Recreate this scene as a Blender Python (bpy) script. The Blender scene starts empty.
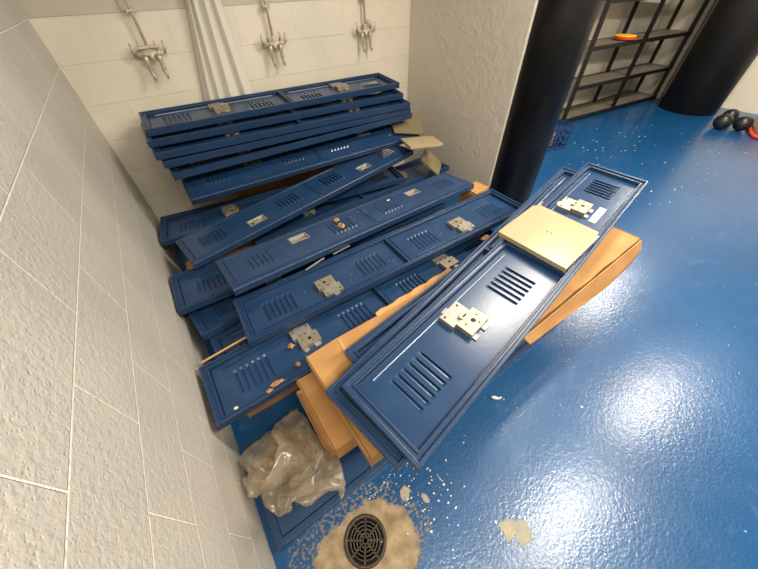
import bpy, math, random
from mathutils import Vector, Matrix, Euler, noise
R = math.radians
scene = bpy.context.scene
COL = scene.collection
random.seed(7)

# ------------------------------------------------------------------ materials
def mat(name, color, rough=.5, metal=0., spec=.5, bump=None, var=None, coat=0.):
    """procedural Principled material; bump=(scale, strength, distance); var=(scale, second colour, amount)"""
    m = bpy.data.materials.new(name); m.use_nodes = True
    nt = m.node_tree; b = nt.nodes['Principled BSDF']
    b.inputs['Base Color'].default_value = (*color, 1)
    b.inputs['Roughness'].default_value = rough
    b.inputs['Metallic'].default_value = metal
    b.inputs['Specular IOR Level'].default_value = spec
    b.inputs['Coat Weight'].default_value = coat
    tc = nt.nodes.new('ShaderNodeTexCoord')
    if var:
        n = nt.nodes.new('ShaderNodeTexNoise'); n.inputs['Scale'].default_value = var[0]; n.inputs['Detail'].default_value = 6
        nt.links.new(tc.outputs['Object'], n.inputs['Vector'])
        r = nt.nodes.new('ShaderNodeValToRGB')
        r.color_ramp.elements[0].position = .5 - var[3] if len(var) > 3 else .35
        r.color_ramp.elements[1].position = .5 + var[3] if len(var) > 3 else .7
        r.color_ramp.elements[0].color = (*color, 1)
        c2 = [color[i] * (1 - var[2]) + var[1][i] * var[2] for i in range(3)]
        r.color_ramp.elements[1].color = (*c2, 1)
        nt.links.new(n.outputs['Fac'], r.inputs['Fac']); nt.links.new(r.outputs['Color'], b.inputs['Base Color'])
    if bump:
        n = nt.nodes.new('ShaderNodeTexNoise'); n.inputs['Scale'].default_value = bump[0]; n.inputs['Detail'].default_value = 3
        nt.links.new(tc.outputs['Object'], n.inputs['Vector'])
        bp = nt.nodes.new('ShaderNodeBump'); bp.inputs['Strength'].default_value = bump[1]; bp.inputs['Distance'].default_value = bump[2]
        nt.links.new(n.outputs['Fac'], bp.inputs['Height']); nt.links.new(bp.outputs['Normal'], b.inputs['Normal'])
    return m

BLUE = (.012, .041, .108)
M = {}
M['blue'] = mat('locker_blue_enamel', BLUE, .28, 0, .55, bump=(90, .10, .002), var=(9, (.020, .055, .128), .8))
M['blue_rim'] = mat('locker_blue_rim', (.010, .036, .096), .34, 0, .5, bump=(70, .1, .002), var=(30, (.026, .055, .12), .5))
M['zinc'] = mat('zinc_plate', (.42, .40, .36), .5, .65, .5, var=(40, (.32, .29, .24), .7))
M['brass'] = mat('warm_nickel', (.42, .375, .285), .45, .65, .5, var=(40, (.38, .30, .19), .6))
M['bar'] = mat('latch_bar_steel', (.26, .31, .37), .3, .6)
M['dark'] = mat('black_hole', (.006, .006, .007), .6)
M['tan'] = mat('tan_enamel', (.40, .325, .185), .26, 0, .5, var=(5, (.37, .30, .17), .7))
M['olive'] = mat('shelf_enamel', (.22, .18, .095), .42, 0, .5, var=(6, (.19, .155, .08), .8))  # tan enamel darkened, shade on the tucked-in shelves put into its colour
M['card'] = mat('cardboard', (.46, .25, .09), .75, 0, .25, bump=(60, .25, .003), var=(7, (.34, .17, .06), .9))
M['card_in'] = mat('cardboard_inside', (.52, .30, .12), .8, 0, .2, bump=(40, .3, .003))
M['tape'] = mat('packing_tape', (.52, .31, .13), .3, 0, .5)
M['rust'] = mat('rusty_scrap', (.30, .13, .04), .8, 0, .2, bump=(80, .8, .005), var=(70, (.55, .36, .18), .9))
M['paint_white'] = mat('cream_pipe_paint', (.66, .58, .45), .45, 0, .5, bump=(120, .2, .002), var=(25, (.45, .38, .28), .7))
M['valve_metal'] = mat('worn_valve_metal', (.42, .37, .29), .35, .5, .5, var=(60, (.66, .58, .45), .9))
M['curtain'] = mat('curtain_white', (.74, .71, .63), .5, 0, .4, bump=(30, .1, .004))
M['black'] = mat('black_column_paint', (.005, .005, .005), .42, 0, .25, bump=(18, .25, .006), var=(6, (.012, .011, .010), 1))
M['black2'] = mat('black_rubber', (.012, .012, .013), .35, 0, .5)
M['charcoal'] = mat('charcoal_column_paint', (.012, .011, .009), .5, 0, .4, bump=(30, .2, .004), var=(3, (.017, .015, .011), 1))
M['shelf_steel'] = mat('shelf_black_steel', (.008, .008, .008), .4, .2)
M['shelf_deck'] = mat('shelf_deck_grey', (.16, .135, .10), .5, 0, .4, var=(5, (.11, .09, .07), 1))
M['red'] = mat('red_plastic', (.75, .06, .03), .4)
M['yellow'] = mat('yellow_plastic', (.85, .52, .02), .4)
M['crate_blue'] = mat('crate_blue_plastic', (.012, .04, .13), .4)
M['orange'] = mat('orange_brown_carton', (.55, .26, .10), .7)
M['iron'] = mat('cast_iron', (.045, .035, .025), .55, .5, .5, bump=(150, .5, .003), var=(60, (.12, .09, .06), .6))
M['label'] = mat('label_paper', (.75, .70, .60), .5)
M['ink'] = mat('faded_ink', (.42, .40, .36), .6)
M['grey_trim'] = mat('grey_trim_paint', (.42, .37, .30), .4)
M['chip'] = mat('paint_chip', (.66, .62, .52), .6)
M['clip'] = mat('white_clip_plastic', (.85, .85, .82), .35)

def wallpaint(name, base, kind):
    m = bpy.data.materials.new(name); m.use_nodes = True
    nt = m.node_tree; N = nt.nodes.new; Lk = nt.links.new; b = nt.nodes['Principled BSDF']
    b.inputs['Roughness'].default_value = .42; b.inputs['Specular IOR Level'].default_value = .45
    tc = N('ShaderNodeTexCoord'); sp = N('ShaderNodeSeparateXYZ'); Lk(tc.outputs['Object'], sp.inputs[0])
    cb = N('ShaderNodeCombineXYZ')
    if kind == 'left':
        ad = N('ShaderNodeMath'); ad.operation = 'ADD'; ad.inputs[1].default_value = -.334 + .4064 * 20
        Lk(sp.outputs['Y'], ad.inputs[0])
    else:
        ad = N('ShaderNodeMath'); ad.operation = 'ADD'; ad.inputs[1].default_value = -.006 + .4064 * 20
        Lk(sp.outputs['X'], ad.inputs[0])
    Lk(ad.outputs[0], cb.inputs[0]); Lk(sp.outputs['Z'], cb.inputs[1])
    br = N('ShaderNodeTexBrick'); br.offset = .5; br.offset_frequency = 2; br.squash = 1
    br.inputs['Scale'].default_value = 1; br.inputs['Brick Width'].default_value = .4064; br.inputs['Row Height'].default_value = .2032
    br.inputs['Mortar Size'].default_value = .003; br.inputs['Mortar Smooth'].default_value = .35
    br.inputs['Color1'].default_value = (1, 1, 1, 1); br.inputs['Color2'].default_value = (1, 1, 1, 1); br.inputs['Mortar'].default_value = (0, 0, 0, 1)
    Lk(cb.outputs[0], br.inputs['Vector'])
    n1 = N('ShaderNodeTexNoise'); n1.inputs['Scale'].default_value = 60; n1.inputs['Detail'].default_value = 5; Lk(tc.outputs['Object'], n1.inputs['Vector'])
    n2 = N('ShaderNodeTexNoise'); n2.inputs['Scale'].default_value = 3; n2.inputs['Detail'].default_value = 5; Lk(tc.outputs['Object'], n2.inputs['Vector'])
    vr = N('ShaderNodeTexVoronoi'); vr.feature = 'SMOOTH_F1'; vr.inputs['Scale'].default_value = 120; Lk(tc.outputs['Object'], vr.inputs['Vector'])
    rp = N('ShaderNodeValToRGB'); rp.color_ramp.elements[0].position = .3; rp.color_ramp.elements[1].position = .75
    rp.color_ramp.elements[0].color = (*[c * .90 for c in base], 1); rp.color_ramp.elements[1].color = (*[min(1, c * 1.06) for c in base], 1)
    Lk(n2.outputs['Fac'], rp.inputs['Fac'])
    mx = N('ShaderNodeMix'); mx.data_type = 'RGBA'
    Lk(br.outputs['Fac'], mx.inputs[0]); Lk(rp.outputs['Color'], mx.inputs[6])
    mx.inputs[7].default_value = (*([min(1, c * 1.55) for c in base] if kind == 'left' else [c * 1.12 for c in base]), 1)
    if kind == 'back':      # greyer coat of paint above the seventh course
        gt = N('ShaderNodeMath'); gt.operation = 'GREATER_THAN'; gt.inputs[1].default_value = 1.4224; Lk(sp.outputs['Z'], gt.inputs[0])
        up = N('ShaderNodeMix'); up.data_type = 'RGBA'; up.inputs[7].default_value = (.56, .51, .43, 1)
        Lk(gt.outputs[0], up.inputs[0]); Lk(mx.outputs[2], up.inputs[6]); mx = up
    Lk(mx.outputs[2], b.inputs['Base Color'])
    # heights: tooled joints, open pores of the block face
    pore = N('ShaderNodeMapRange'); pore.inputs[1].default_value = .05; pore.inputs[2].default_value = .32; Lk(vr.outputs['Distance'], pore.inputs[0])
    h1 = N('ShaderNodeMath'); h1.operation = 'MULTIPLY_ADD'; h1.inputs[1].default_value = .55 if kind == 'left' else .12
    Lk(n1.outputs['Fac'], h1.inputs[0])
    pm = N('ShaderNodeMath'); pm.operation = 'MULTIPLY'; pm.inputs[1].default_value = .14 if kind == 'left' else .03; Lk(pore.outputs[0], pm.inputs[0]); Lk(pm.outputs[0], h1.inputs[2])
    inv = N('ShaderNodeMath'); inv.operation = 'MULTIPLY'; inv.inputs[1].default_value = -1.0; Lk(br.outputs['Fac'], inv.inputs[0])
    su = N('ShaderNodeMath'); su.operation = 'ADD'; Lk(h1.outputs[0], su.inputs[0]); Lk(inv.outputs[0], su.inputs[1])
    bp = N('ShaderNodeBump'); bp.inputs['Strength'].default_value = .9; bp.inputs['Distance'].default_value = .007 if kind == 'left' else .004
    Lk(su.outputs[0], bp.inputs['Height']); Lk(bp.outputs['Normal'], b.inputs['Normal'])
    return m

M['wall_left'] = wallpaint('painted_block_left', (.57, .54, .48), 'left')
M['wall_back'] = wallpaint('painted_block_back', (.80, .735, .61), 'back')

def plaster():
    m = bpy.data.materials.new('trowelled_plaster'); m.use_nodes = True
    nt = m.node_tree; N = nt.nodes.new; Lk = nt.links.new; b = nt.nodes['Principled BSDF']
    b.inputs['Base Color'].default_value = (.76, .70, .60, 1); b.inputs['Roughness'].default_value = .42
    tc = N('ShaderNodeTexCoord')
    n0 = N('ShaderNodeTexNoise'); n0.inputs['Scale'].default_value = 3; Lk(tc.outputs['Object'], n0.inputs['Vector'])
    mp = N('ShaderNodeMix'); mp.data_type = 'RGBA'; mp.inputs[0].default_value = .35
    Lk(tc.outputs['Object'], mp.inputs[6]); Lk(n0.outputs['Color'], mp.inputs[7])
    w = N('ShaderNodeTexNoise'); w.inputs['Scale'].default_value = 8; w.inputs['Detail'].default_value = 3; w.inputs['Distortion'].default_value = 2.2
    Lk(mp.outputs[2], w.inputs['Vector'])
    n2 = N('ShaderNodeTexNoise'); n2.inputs['Scale'].default_value = 40; Lk(tc.outputs['Object'], n2.inputs['Vector'])
    ad = N('ShaderNodeMath'); ad.operation = 'MULTIPLY_ADD'; ad.inputs[1].default_value = .25; Lk(n2.outputs['Fac'], ad.inputs[0]); Lk(w.outputs['Fac'], ad.inputs[2])
    bp = N('ShaderNodeBump'); bp.inputs['Strength'].default_value = .55; bp.inputs['Distance'].default_value = .011
    Lk(ad.outputs[0], bp.inputs['Height']); Lk(bp.outputs['Normal'], b.inputs['Normal'])
    return m
M['plaster'] = plaster()
M['wall_plain'] = mat('plain_wall_paint', (.62, .55, .44), .5, bump=(40, .1, .003))
M['wall_white'] = mat('white_wall_paint', (.80, .73, .60), .5, bump=(40, .1, .003))
M['ceiling'] = mat('ceiling_paint', (.66, .62, .55), .7)

def floor_mat():
    m = bpy.data.materials.new('blue_painted_concrete'); m.use_nodes = True
    nt = m.node_tree; N = nt.nodes.new; Lk = nt.links.new; b = nt.nodes['Principled BSDF']
    tc = N('ShaderNodeTexCoord')
    def noise_(s, d=4, dist=0.):
        n = N('ShaderNodeTexNoise'); n.inputs['Scale'].default_value = s; n.inputs['Detail'].default_value = d; n.inputs['Distortion'].default_value = dist
        Lk(tc.outputs['Object'], n.inputs['Vector']); return n
    def math_(op, a, bb=None, c=None):
        n = N('ShaderNodeMath'); n.operation = op
        for i, v in enumerate((a, bb, c)):
            if v is None: continue
            if isinstance(v, (int, float)): n.inputs[i].default_value = v
            else: Lk(v, n.inputs[i])
        return n.outputs[0]
    def mix(f, a, c):
        n = N('ShaderNodeMix'); n.data_type = 'RGBA'
        if isinstance(f, (int, float)): n.inputs[0].default_value = f
        else: Lk(f, n.inputs[0])
        for i, v in ((6, a), (7, c)):
            if isinstance(v, tuple): n.inputs[i].default_value = (*v, 1)
            else: Lk(v, n.inputs[i])
        return n.outputs[2]
    sp = N('ShaderNodeSeparateXYZ'); Lk(tc.outputs['Object'], sp.inputs[0])
    edge = noise_(7, 5).outputs['Fac']; edge2 = noise_(28, 4).outputs['Fac']
    wob = math_('ADD', math_('MULTIPLY', math_('SUBTRACT', edge, .5), .75), math_('MULTIPLY', math_('SUBTRACT', edge2, .5), .35))
    def blob(cx, cy, rx, ry, w=1.):
        dx = math_('DIVIDE', math_('SUBTRACT', sp.outputs['X'], cx), rx); dy = math_('DIVIDE', math_('SUBTRACT', sp.outputs['Y'], cy), ry)
        d = math_('SQRT', math_('ADD', math_('MULTIPLY', dx, dx), math_('MULTIPLY', dy, dy)))
        d = math_('ADD', d, math_('MULTIPLY', wob, w))
        r = N('ShaderNodeMapRange'); r.inputs[1].default_value = 1.03; r.inputs[2].default_value = .97; Lk(d, r.inputs[0]); return r.outputs[0]
    patch = blob(.295, .075, .215, .165, .5)
    rim = blob(.27, .09, .29, .215, 1.1)
    chip = math_('MAXIMUM', math_('MAXIMUM', blob(.800, -.165, .040, .036, 2.6), blob(.835, -.205, .040, .034, 2.6)), math_('MAXIMUM', blob(.535, .16, .028, .020, 3), blob(.60, .10, .014, .02, 3)))
    # paint: slow shade change of the old coat, small bare specks
    big = noise_(1.3, 5).outputs['Fac']
    rp = N('ShaderNodeValToRGB'); rp.color_ramp.elements[0].position = .3; rp.color_ramp.elements[1].position = .7
    rp.color_ramp.elements[0].color = (.003, .052, .155, 1); rp.color_ramp.elements[1].color = (.005, .074, .205, 1); Lk(big, rp.inputs['Fac'])
    v = N('ShaderNodeTexVoronoi'); v.inputs['Scale'].default_value = 14; v.inputs['Randomness'].default_value = 1; Lk(tc.outputs['Object'], v.inputs['Vector'])
    sz = N('ShaderNodeMapRange'); sz.inputs[1].default_value = .5; sz.inputs[2].default_value = 1; sz.inputs[3].default_value = 0; sz.inputs[4].default_value = .09
    sc_ = N('ShaderNodeSeparateColor'); Lk(v.outputs['Color'], sc_.inputs[0]); Lk(sc_.outputs[0], sz.inputs[0])
    wv = math_('ADD', v.outputs['Distance'], math_('MULTIPLY', math_('SUBTRACT', edge2, .5), .12))
    speck = math_('LESS_THAN', wv, sz.outputs[0])
    scuff = N('ShaderNodeMapRange'); scuff.inputs[1].default_value = .60; scuff.inputs[2].default_value = .72; Lk(noise_(5, 8, 1.5).outputs['Fac'], scuff.inputs[0])
    c = mix(math_('MULTIPLY', scuff.outputs[0], .18), rp.outputs['Color'], (.10, .18, .30))
    c = mix(math_('MULTIPLY', speck, .75), c, (.42, .46, .48))
    cn = N('ShaderNodeValToRGB'); cn.color_ramp.elements[0].position = .3; cn.color_ramp.elements[1].position = .75
    cn.color_ramp.elements[0].color = (.17, .12, .065, 1); cn.color_ramp.elements[1].color = (.42, .32, .19, 1); Lk(noise_(22, 8).outputs['Fac'], cn.inputs['Fac'])
    dirt = math_('MULTIPLY', rim, math_('GREATER_THAN', noise_(75, 8).outputs['Fac'], .53))
    c = mix(math_('MULTIPLY', dirt, .75), c, (.20, .16, .11))
    c = mix(patch, c, cn.outputs['Color']); c = mix(math_('MULTIPLY', chip, math_('ADD', .35, edge2)), c, (.36, .32, .22))
    Lk(c, b.inputs['Base Color'])
    bare = math_('MAXIMUM', patch, math_('MAXIMUM', chip, math_('MULTIPLY', dirt, .6)))
    ro = math_('ADD', math_('MULTIPLY', bare, .35), math_('ADD', .27, math_('MULTIPLY', edge, .14)))
    Lk(ro, b.inputs['Roughness']); b.inputs['Specular IOR Level'].default_value = .38
    Lk(math_('MULTIPLY', math_('SUBTRACT', 1.0, bare), .5), b.inputs['Coat Weight']); b.inputs['Coat Roughness'].default_value = .17
    h = math_('ADD', math_('MULTIPLY', noise_(55, 3).outputs['Fac'], .6), math_('MULTIPLY', noise_(11, 3).outputs['Fac'], .45))
    h = math_('ADD', h, math_('MULTIPLY', bare, -.5)); h = math_('ADD', h, math_('MULTIPLY', noise_(110, 2).outputs['Fac'], .22))
    bp = N('ShaderNodeBump'); bp.inputs['Strength'].default_value = .38; bp.inputs['Distance'].default_value = .004
    Lk(h, bp.inputs['Height']); Lk(bp.outputs['Normal'], b.inputs['Normal']); Lk(bp.outputs['Normal'], b.inputs['Coat Normal'])
    return m
M['floor'] = floor_mat()

def bag_mat():
    m = bpy.data.materials.new('clear_polythene'); m.use_nodes = True
    nt = m.node_tree; N = nt.nodes.new; Lk = nt.links.new
    for n in list(nt.nodes):
        if n.type == 'BSDF_PRINCIPLED': nt.nodes.remove(n)
    out = [n for n in nt.nodes if n.type == 'OUTPUT_MATERIAL'][0]
    tr = N('ShaderNodeBsdfTransparent'); tr.inputs[0].default_value = (.95, .91, .84, 1)
    tl = N('ShaderNodeBsdfTranslucent'); tl.inputs[0].default_value = (.86, .76, .60, 1)
    df = N('ShaderNodeBsdfDiffuse'); df.inputs[0].default_value = (.82, .72, .56, 1)
    gl = N('ShaderNodeBsdfGlossy'); gl.inputs['Roughness'].default_value = .16
    a = N('ShaderNodeMixShader'); a.inputs[0].default_value = .5; Lk(tl.outputs[0], a.inputs[1]); Lk(df.outputs[0], a.inputs[2])
    c = N('ShaderNodeMixShader'); c.inputs[0].default_value = .31; Lk(tr.outputs[0], c.inputs[1]); Lk(a.outputs[0], c.inputs[2])
    d = N('ShaderNodeMixShader'); fr = N('ShaderNodeLayerWeight'); fr.inputs[0].default_value = .12
    mr = N('ShaderNodeMapRange'); mr.inputs[3].default_value = .05; mr.inputs[4].default_value = .30; Lk(fr.outputs['Facing'], mr.inputs[0])
    Lk(mr.outputs[0], d.inputs[0]); Lk(c.outputs[0], d.inputs[1]); Lk(gl.outputs[0], d.inputs[2])
    tc = N('ShaderNodeTexCoord'); nz = N('ShaderNodeTexNoise'); nz.inputs['Scale'].default_value = 45; nz.inputs['Detail'].default_value = 4
    Lk(tc.outputs['Object'], nz.inputs['Vector']); bp = N('ShaderNodeBump'); bp.inputs['Strength'].default_value = .5; bp.inputs['Distance'].default_value = .004
    Lk(nz.outputs['Fac'], bp.inputs['Height']); Lk(bp.outputs['Normal'], gl.inputs['Normal']); Lk(bp.outputs['Normal'], df.inputs['Normal'])
    Lk(d.outputs[0], out.inputs[0]); return m
M['bag'] = bag_mat()
def clear_mat():
    m = bpy.data.materials.new('clear_tub_plastic'); m.use_nodes = True
    b = m.node_tree.nodes['Principled BSDF']; b.inputs['Base Color'].default_value = (.85, .62, .38, 1)
    b.inputs['Roughness'].default_value = .2; b.inputs['Alpha'].default_value = .65; return m
M['tub'] = clear_mat()

# ------------------------------------------------------------------ mesh builder
class MB:
    def __init__(s): s.v = []; s.f = []; s.m = []; s.mats = []; s.sm = []
    def mi(s, m):
        if m not in s.mats: s.mats.append(m)
        return s.mats.index(m)
    def add(s, vs, fs, m, T=None, smooth=False):
        b = len(s.v); k = s.mi(m)
        s.v += [tuple((T @ Vector(p)) if T else Vector(p)) for p in vs]
        for f in fs: s.f.append([b + i for i in f]); s.m.append(k); s.sm.append(smooth)
    def box(s, c, d, m, rot=None, T=None):
        x, y, z = d[0] / 2, d[1] / 2, d[2] / 2
        vs = [Vector(p) for p in [(-x, -y, -z), (x, -y, -z), (x, y, -z), (-x, y, -z), (-x, -y, z), (x, -y, z), (x, y, z), (-x, y, z)]]
        if rot: E = Euler(rot).to_matrix(); vs = [E @ p for p in vs]
        vs = [p + Vector(c) for p in vs]
        s.add(vs, [(0, 3, 2, 1), (4, 5, 6, 7), (0, 1, 5, 4), (1, 2, 6, 5), (2, 3, 7, 6), (3, 0, 4, 7)], m, T)
    def tube(s, pts, r, m, n=12, cap=True, T=None):
        pts = [Vector(p) for p in pts]; rs = r if isinstance(r, (list, tuple)) else [r] * len(pts)
        vs = []; up = None
        for i, p in enumerate(pts):
            t = (pts[min(i + 1, len(pts) - 1)] - pts[max(i - 1, 0)]).normalized()
            if up is None: up = t.orthogonal().normalized()
            up = (up - t * up.dot(t)).normalized(); w = t.cross(up)
            vs += [p + (up * math.cos(2 * math.pi * k / n) + w * math.sin(2 * math.pi * k / n)) * rs[i] for k in range(n)]
        fs = [(i * n + k, i * n + (k + 1) % n, (i + 1) * n + (k + 1) % n, (i + 1) * n + k) for i in range(len(pts) - 1) for k in range(n)]
        if cap: fs += [tuple(reversed(range(n))), tuple((len(pts) - 1) * n + k for k in range(n))]
        s.add(vs, fs, m, T, True)
    def lathe(s, prof, m, n=32, c=(0, 0, 0), T=None):
        vs = [(c[0] + r * math.cos(2 * math.pi * k / n), c[1] + r * math.sin(2 * math.pi * k / n), c[2] + z) for r, z in prof for k in range(n)]
        L_ = len(prof)
        fs = [(i * n + k, i * n + (k + 1) % n, (i + 1) * n + (k + 1) % n, (i + 1) * n + k) for i in range(L_ - 1) for k in range(n)]
        if prof[0][0] > 1e-6: fs.append(tuple(reversed(range(n))))
        if prof[-1][0] > 1e-6: fs.append(tuple((L_ - 1) * n + k for k in range(n)))
        s.add(vs, fs, m, T, True)
    def build(s, name, parent=None, bevel=0., loc=None, merge=False, shade=None):
        me = bpy.data.meshes.new(name); me.from_pydata(s.v, [], s.f)
        for m in s.mats: me.materials.append(m)
        me.polygons.foreach_set('material_index', s.m); me.polygons.foreach_set('use_smooth', s.sm if shade is None else [shade] * len(s.f))
        me.update()
        o = bpy.data.objects.new(name, me); COL.objects.link(o)
        if parent: o.parent = parent
        if loc: o.location = loc
        if bevel:
            b = o.modifiers.new('bevel', 'BEVEL'); b.width = bevel; b.segments = 2; b.limit_method = 'ANGLE'; b.angle_limit = R(40)
        return o

def tag(o, label, cat, group=None, kind=None):
    o['label'] = label; o['category'] = cat
    if group: o['group'] = group
    if kind: o['kind'] = kind
    return o
def empty(name, loc, rot=(0, 0, 0)):
    o = bpy.data.objects.new(name, None); o.empty_display_size = .05; COL.objects.link(o); o.location = loc; o.rotation_euler = rot; return o
def structure(name, mb, **k):
    o = mb.build(name, **k); o['kind'] = 'structure'; o['label'] = name.replace('_', ' '); return o
def kids(o): return [c for c in bpy.data.objects if c.parent == o]
def copy_tree(o, parent=None):
    ch = kids(o); c = o.copy(); COL.objects.link(c); c.parent = parent
    for k in ch: copy_tree(k, c)
    return c

# ------------------------------------------------------------------ room shell
YB, XR, H = 2.696, 2.491, 2.75
mb = MB(); mb.box((3.6, -.15, -.05), (8.2, 6.3, .1), M['floor']); structure('floor', mb)
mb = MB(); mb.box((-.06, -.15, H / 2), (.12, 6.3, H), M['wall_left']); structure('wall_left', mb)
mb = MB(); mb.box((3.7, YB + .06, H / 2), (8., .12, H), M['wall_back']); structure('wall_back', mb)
mb = MB(); mb.box((XR + .1, (YB + 1.50) / 2, H / 2), (.2, YB - 1.50, H), M['plaster']); structure('wall_right', mb, bevel=.006)
mb = MB(); mb.box((7.66, -.15, H / 2), (.12, 6.3, H), M['wall_white']); structure('wall_far', mb)
mb = MB(); mb.box((3.6, -3.24, H / 2), (8.2, .12, H), M['wall_plain']); structure('wall_rear', mb)
mb = MB(); mb.box((3.6, -.15, H + .05), (8.2, 6.3, .1), M['ceiling']); structure('ceiling', mb)

def cyl(name, c, r, h, m, label):
    mb = MB(); mb.lathe([(r, 0), (r, h)], m, 64, (0, 0, 0)); o = mb.build(name, loc=(c[0], c[1], 0))
    for p in o.data.polygons: p.use_smooth = len(p.vertices) == 4
    return tag(o, label, 'column')
cyl('round_column', (2.69, 1.43), .193, H, M['black'], 'glossy black round column at the end of the plaster wall')
cyl('round_column', (7.148, 1.616), .36, H, M['charcoal'], 'wide matt charcoal round column beside the shelving rack')
mb = MB(); mb.box((7.42, 2.16, H / 2), (.11, .13, H), M['grey_trim']); structure('trim_1', mb, bevel=.01)

# ------------------------------------------------------------------ locker fronts
LL, WW, D = 1.83, .305, .04
def frame_sweep(mb, prof, hl, hw, m):
    """prof: closed list of (inset, height); mitred round a rectangle"""
    n = len(prof); vs = []
    for (sx, sy) in ((-1, -1), (1, -1), (1, 1), (-1, 1)):
        for (d, z) in prof: vs.append((sx * (hl - d * (1.25 if True else 1)), sy * (hw - d), z))
    fs = []
    for c in range(4):
        for i in range(n):
            j = (i + 1) % n; a = c * n; b = ((c + 1) % 4) * n
            fs.append((a + i, b + i, b + j, a + j))
    mb.add(vs, fs, m)
def door_mesh(u0, u1, hv, w0, louvers, up, m, flange=0., hole=None):
    """one sheet-metal leaf as a single connected mesh: pressed louvers cut through it, edges folded; up=+1 bulge to +w, -1 to -w"""
    P, SL, LV = .0272, .016, .066
    us = [u0]; blade = {}
    for c in louvers:
        for k in range(6):
            a = c + (k - 2.5) * P - SL / 2; us += [a, a + SL]; blade[round(a, 5)] = 1
    if hole: us += [hole[0], hole[1]]
    us.append(u1); us = sorted(set(round(x, 5) for x in us))
    vs_ = sorted(set([-hv, -LV, LV, hv] + ([hole[2], hole[3]] if hole else [])))
    mb = MB(); V = {}
    vs = []; fs = []
    def vid(i, j):
        if (i, j) not in V: V[(i, j)] = len(vs); vs.append((us[i], vs_[j], w0))
        return V[(i, j)]
    for i in range(len(us) - 1):
        for j in range(len(vs_) - 1):
            a, b = us[i], us[i + 1]; c, d = vs_[j], vs_[j + 1]
            if hole and a >= hole[0] - 1e-5 and b <= hole[1] + 1e-5 and c >= hole[2] - 1e-5 and d <= hole[3] + 1e-5: continue
            if a in blade and c >= -LV - 1e-6 and d <= LV + 1e-6: continue
            fs.append((vid(i, j), vid(i + 1, j), vid(i + 1, j + 1), vid(i, j + 1)))
    for i, a in enumerate(us[:-1]):
        if a not in blade: continue
        js = [j for j, v in enumerate(vs_) if -LV - 1e-6 <= v <= LV + 1e-6]
        j0, j1 = js[0], js[-1]
        b = len(vs); hgt = up * .0075
        vs += [(us[i + 1] - .001, -LV + .012, w0 + hgt), (us[i + 1] - .001, LV - .012, w0 + hgt), (a + .006, -LV + .010, w0 + hgt * .8), (a + .006, LV - .010, w0 + hgt * .8)]
        e0 = [vid(i, j) for j in js]
        fs.append(tuple(e0 + [b + 3, b + 2])); fs.append((b + 2, b + 3, b + 1, b)); fs.append((e0[0], b + 2, b, vid(i + 1, j0))); fs.append((vid(i + 1, j1), b + 1, b + 3, e0[-1]))
    # folded edge
    per = [vid(i, 0) for i in range(len(us))] + [vid(len(us) - 1, j) for j in range(1, len(vs_))] + [vid(i, len(vs_) - 1) for i in range(len(us) - 2, -1, -1)] + [vid(0, j) for j in range(len(vs_) - 2, 0, -1)]
    fb = len(vs); cu, cv = (u0 + u1) / 2, 0
    for k in per: x, y, z = vs[k]; vs.append((x, y, z + flange))
    n = len(per)
    for k in range(n): fs.append((per[k], per[(k + 1) % n], fb + (k + 1) % n, fb + k))
    mb.add(vs, fs, m); return mb

def latch_mesh(uc, w0, m1, m2, flip=1):
    mb = MB(); s = flip
    # v: outer plate .035...095, lower plate -.03...035
    def pan(u0, u1, v0, v1, z0, z1, m):
        mb.box(((u0 + u1) / 2, (v0 + v1) / 2, (z0 + z1) / 2), (u1 - u0, v1 - v0, z1 - z0), m)
    pan(uc - .055, uc + .045, .036, .096, w0, w0 + .020, m1)
    pan(uc - .040, uc + .060, -.028, .037, w0 + .001, w0 + .025, m2)
    pan(uc - .012, uc + .030, .030, .050, w0 + .018, w0 + .029, m1)
    pan(uc - .034, uc - .012, -.044, -.027, w0, w0 + .006, m1); pan(uc + .020, uc + .050, -.044, -.027, w0, w0 + .006, m1)
    pan(uc - .03, uc + .0, .096, .108, w0, w0 + .012, m1)
    mb.lathe([(.009, 0), (.009, .0012)], M['dark'], 16, (uc + .014, .004, w0 + .025))
    for (a, b_) in ((uc - .018, .012), (uc + .042, .010), (uc + .022, -.016)): mb.lathe([(.0035, 0), (.0035, .0015)], M['dark'], 10, (a, b_, w0 + .025))
    for (a, b_) in ((uc - .042, .082), (uc + .030, .083)): mb.lathe([(.0045, 0), (.0045, .0015)], M['dark'], 10, (a, b_, w0 + .020))
    pan(uc - .002, uc + .016, .033, .039, w0 + .028, w0 + .030, M['dark'])
    return mb

HALF = LL / 2
def make_inner():
    """back of a double locker front: rolled rim, two recessed leaves, latch boxes and lift bars"""
    root = empty('locker_faceplate', (0, 0, 0))
    mb = MB()
    frame_sweep(mb, [(0, 0), (0, D), (.010, D), (.011, D - .010), (.020, D - .011), (.021, D - .005), (.027, D - .005), (.028, .012), (.024, .003)], HALF, WW / 2, M['blue_rim'])
    mb.build('frame', root, bevel=.0012)
    mb = MB(); mb.box((0, 0, D - .014), (.030, WW - .05, .018), M['blue_rim']); mb.box((.011, 0, D - .004), (.007, WW - .05, .006), M['blue_rim']); mb.box((-.011, 0, D - .004), (.007, WW - .05, .006), M['blue_rim'])
    mb.build('crossbar', root, bevel=.001)
    for s in (-1, 1):
        c = s * HALF / 2
        a, b = (-HALF + .037, -.017) if s < 0 else (.017, HALF - .037)
        lou = (-.725, -.188) if s < 0 else (.188, .725)
        d = door_mesh(a, b, .123, .016, lou, -1, M['blue'], .009).build('door', root)
        latch_mesh(c + (-.0 if s < 0 else .0), .016, M['zinc'], M['brass']).build('latch', d, bevel=.0012)
        mb = MB(); ub = MB(); ub.box(((a + b) / 2, .101, .021), (b - a - .09, .005, .007), M['bar']); ub.build('lift_bar', d, bevel=.0015)
    return root
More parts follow.
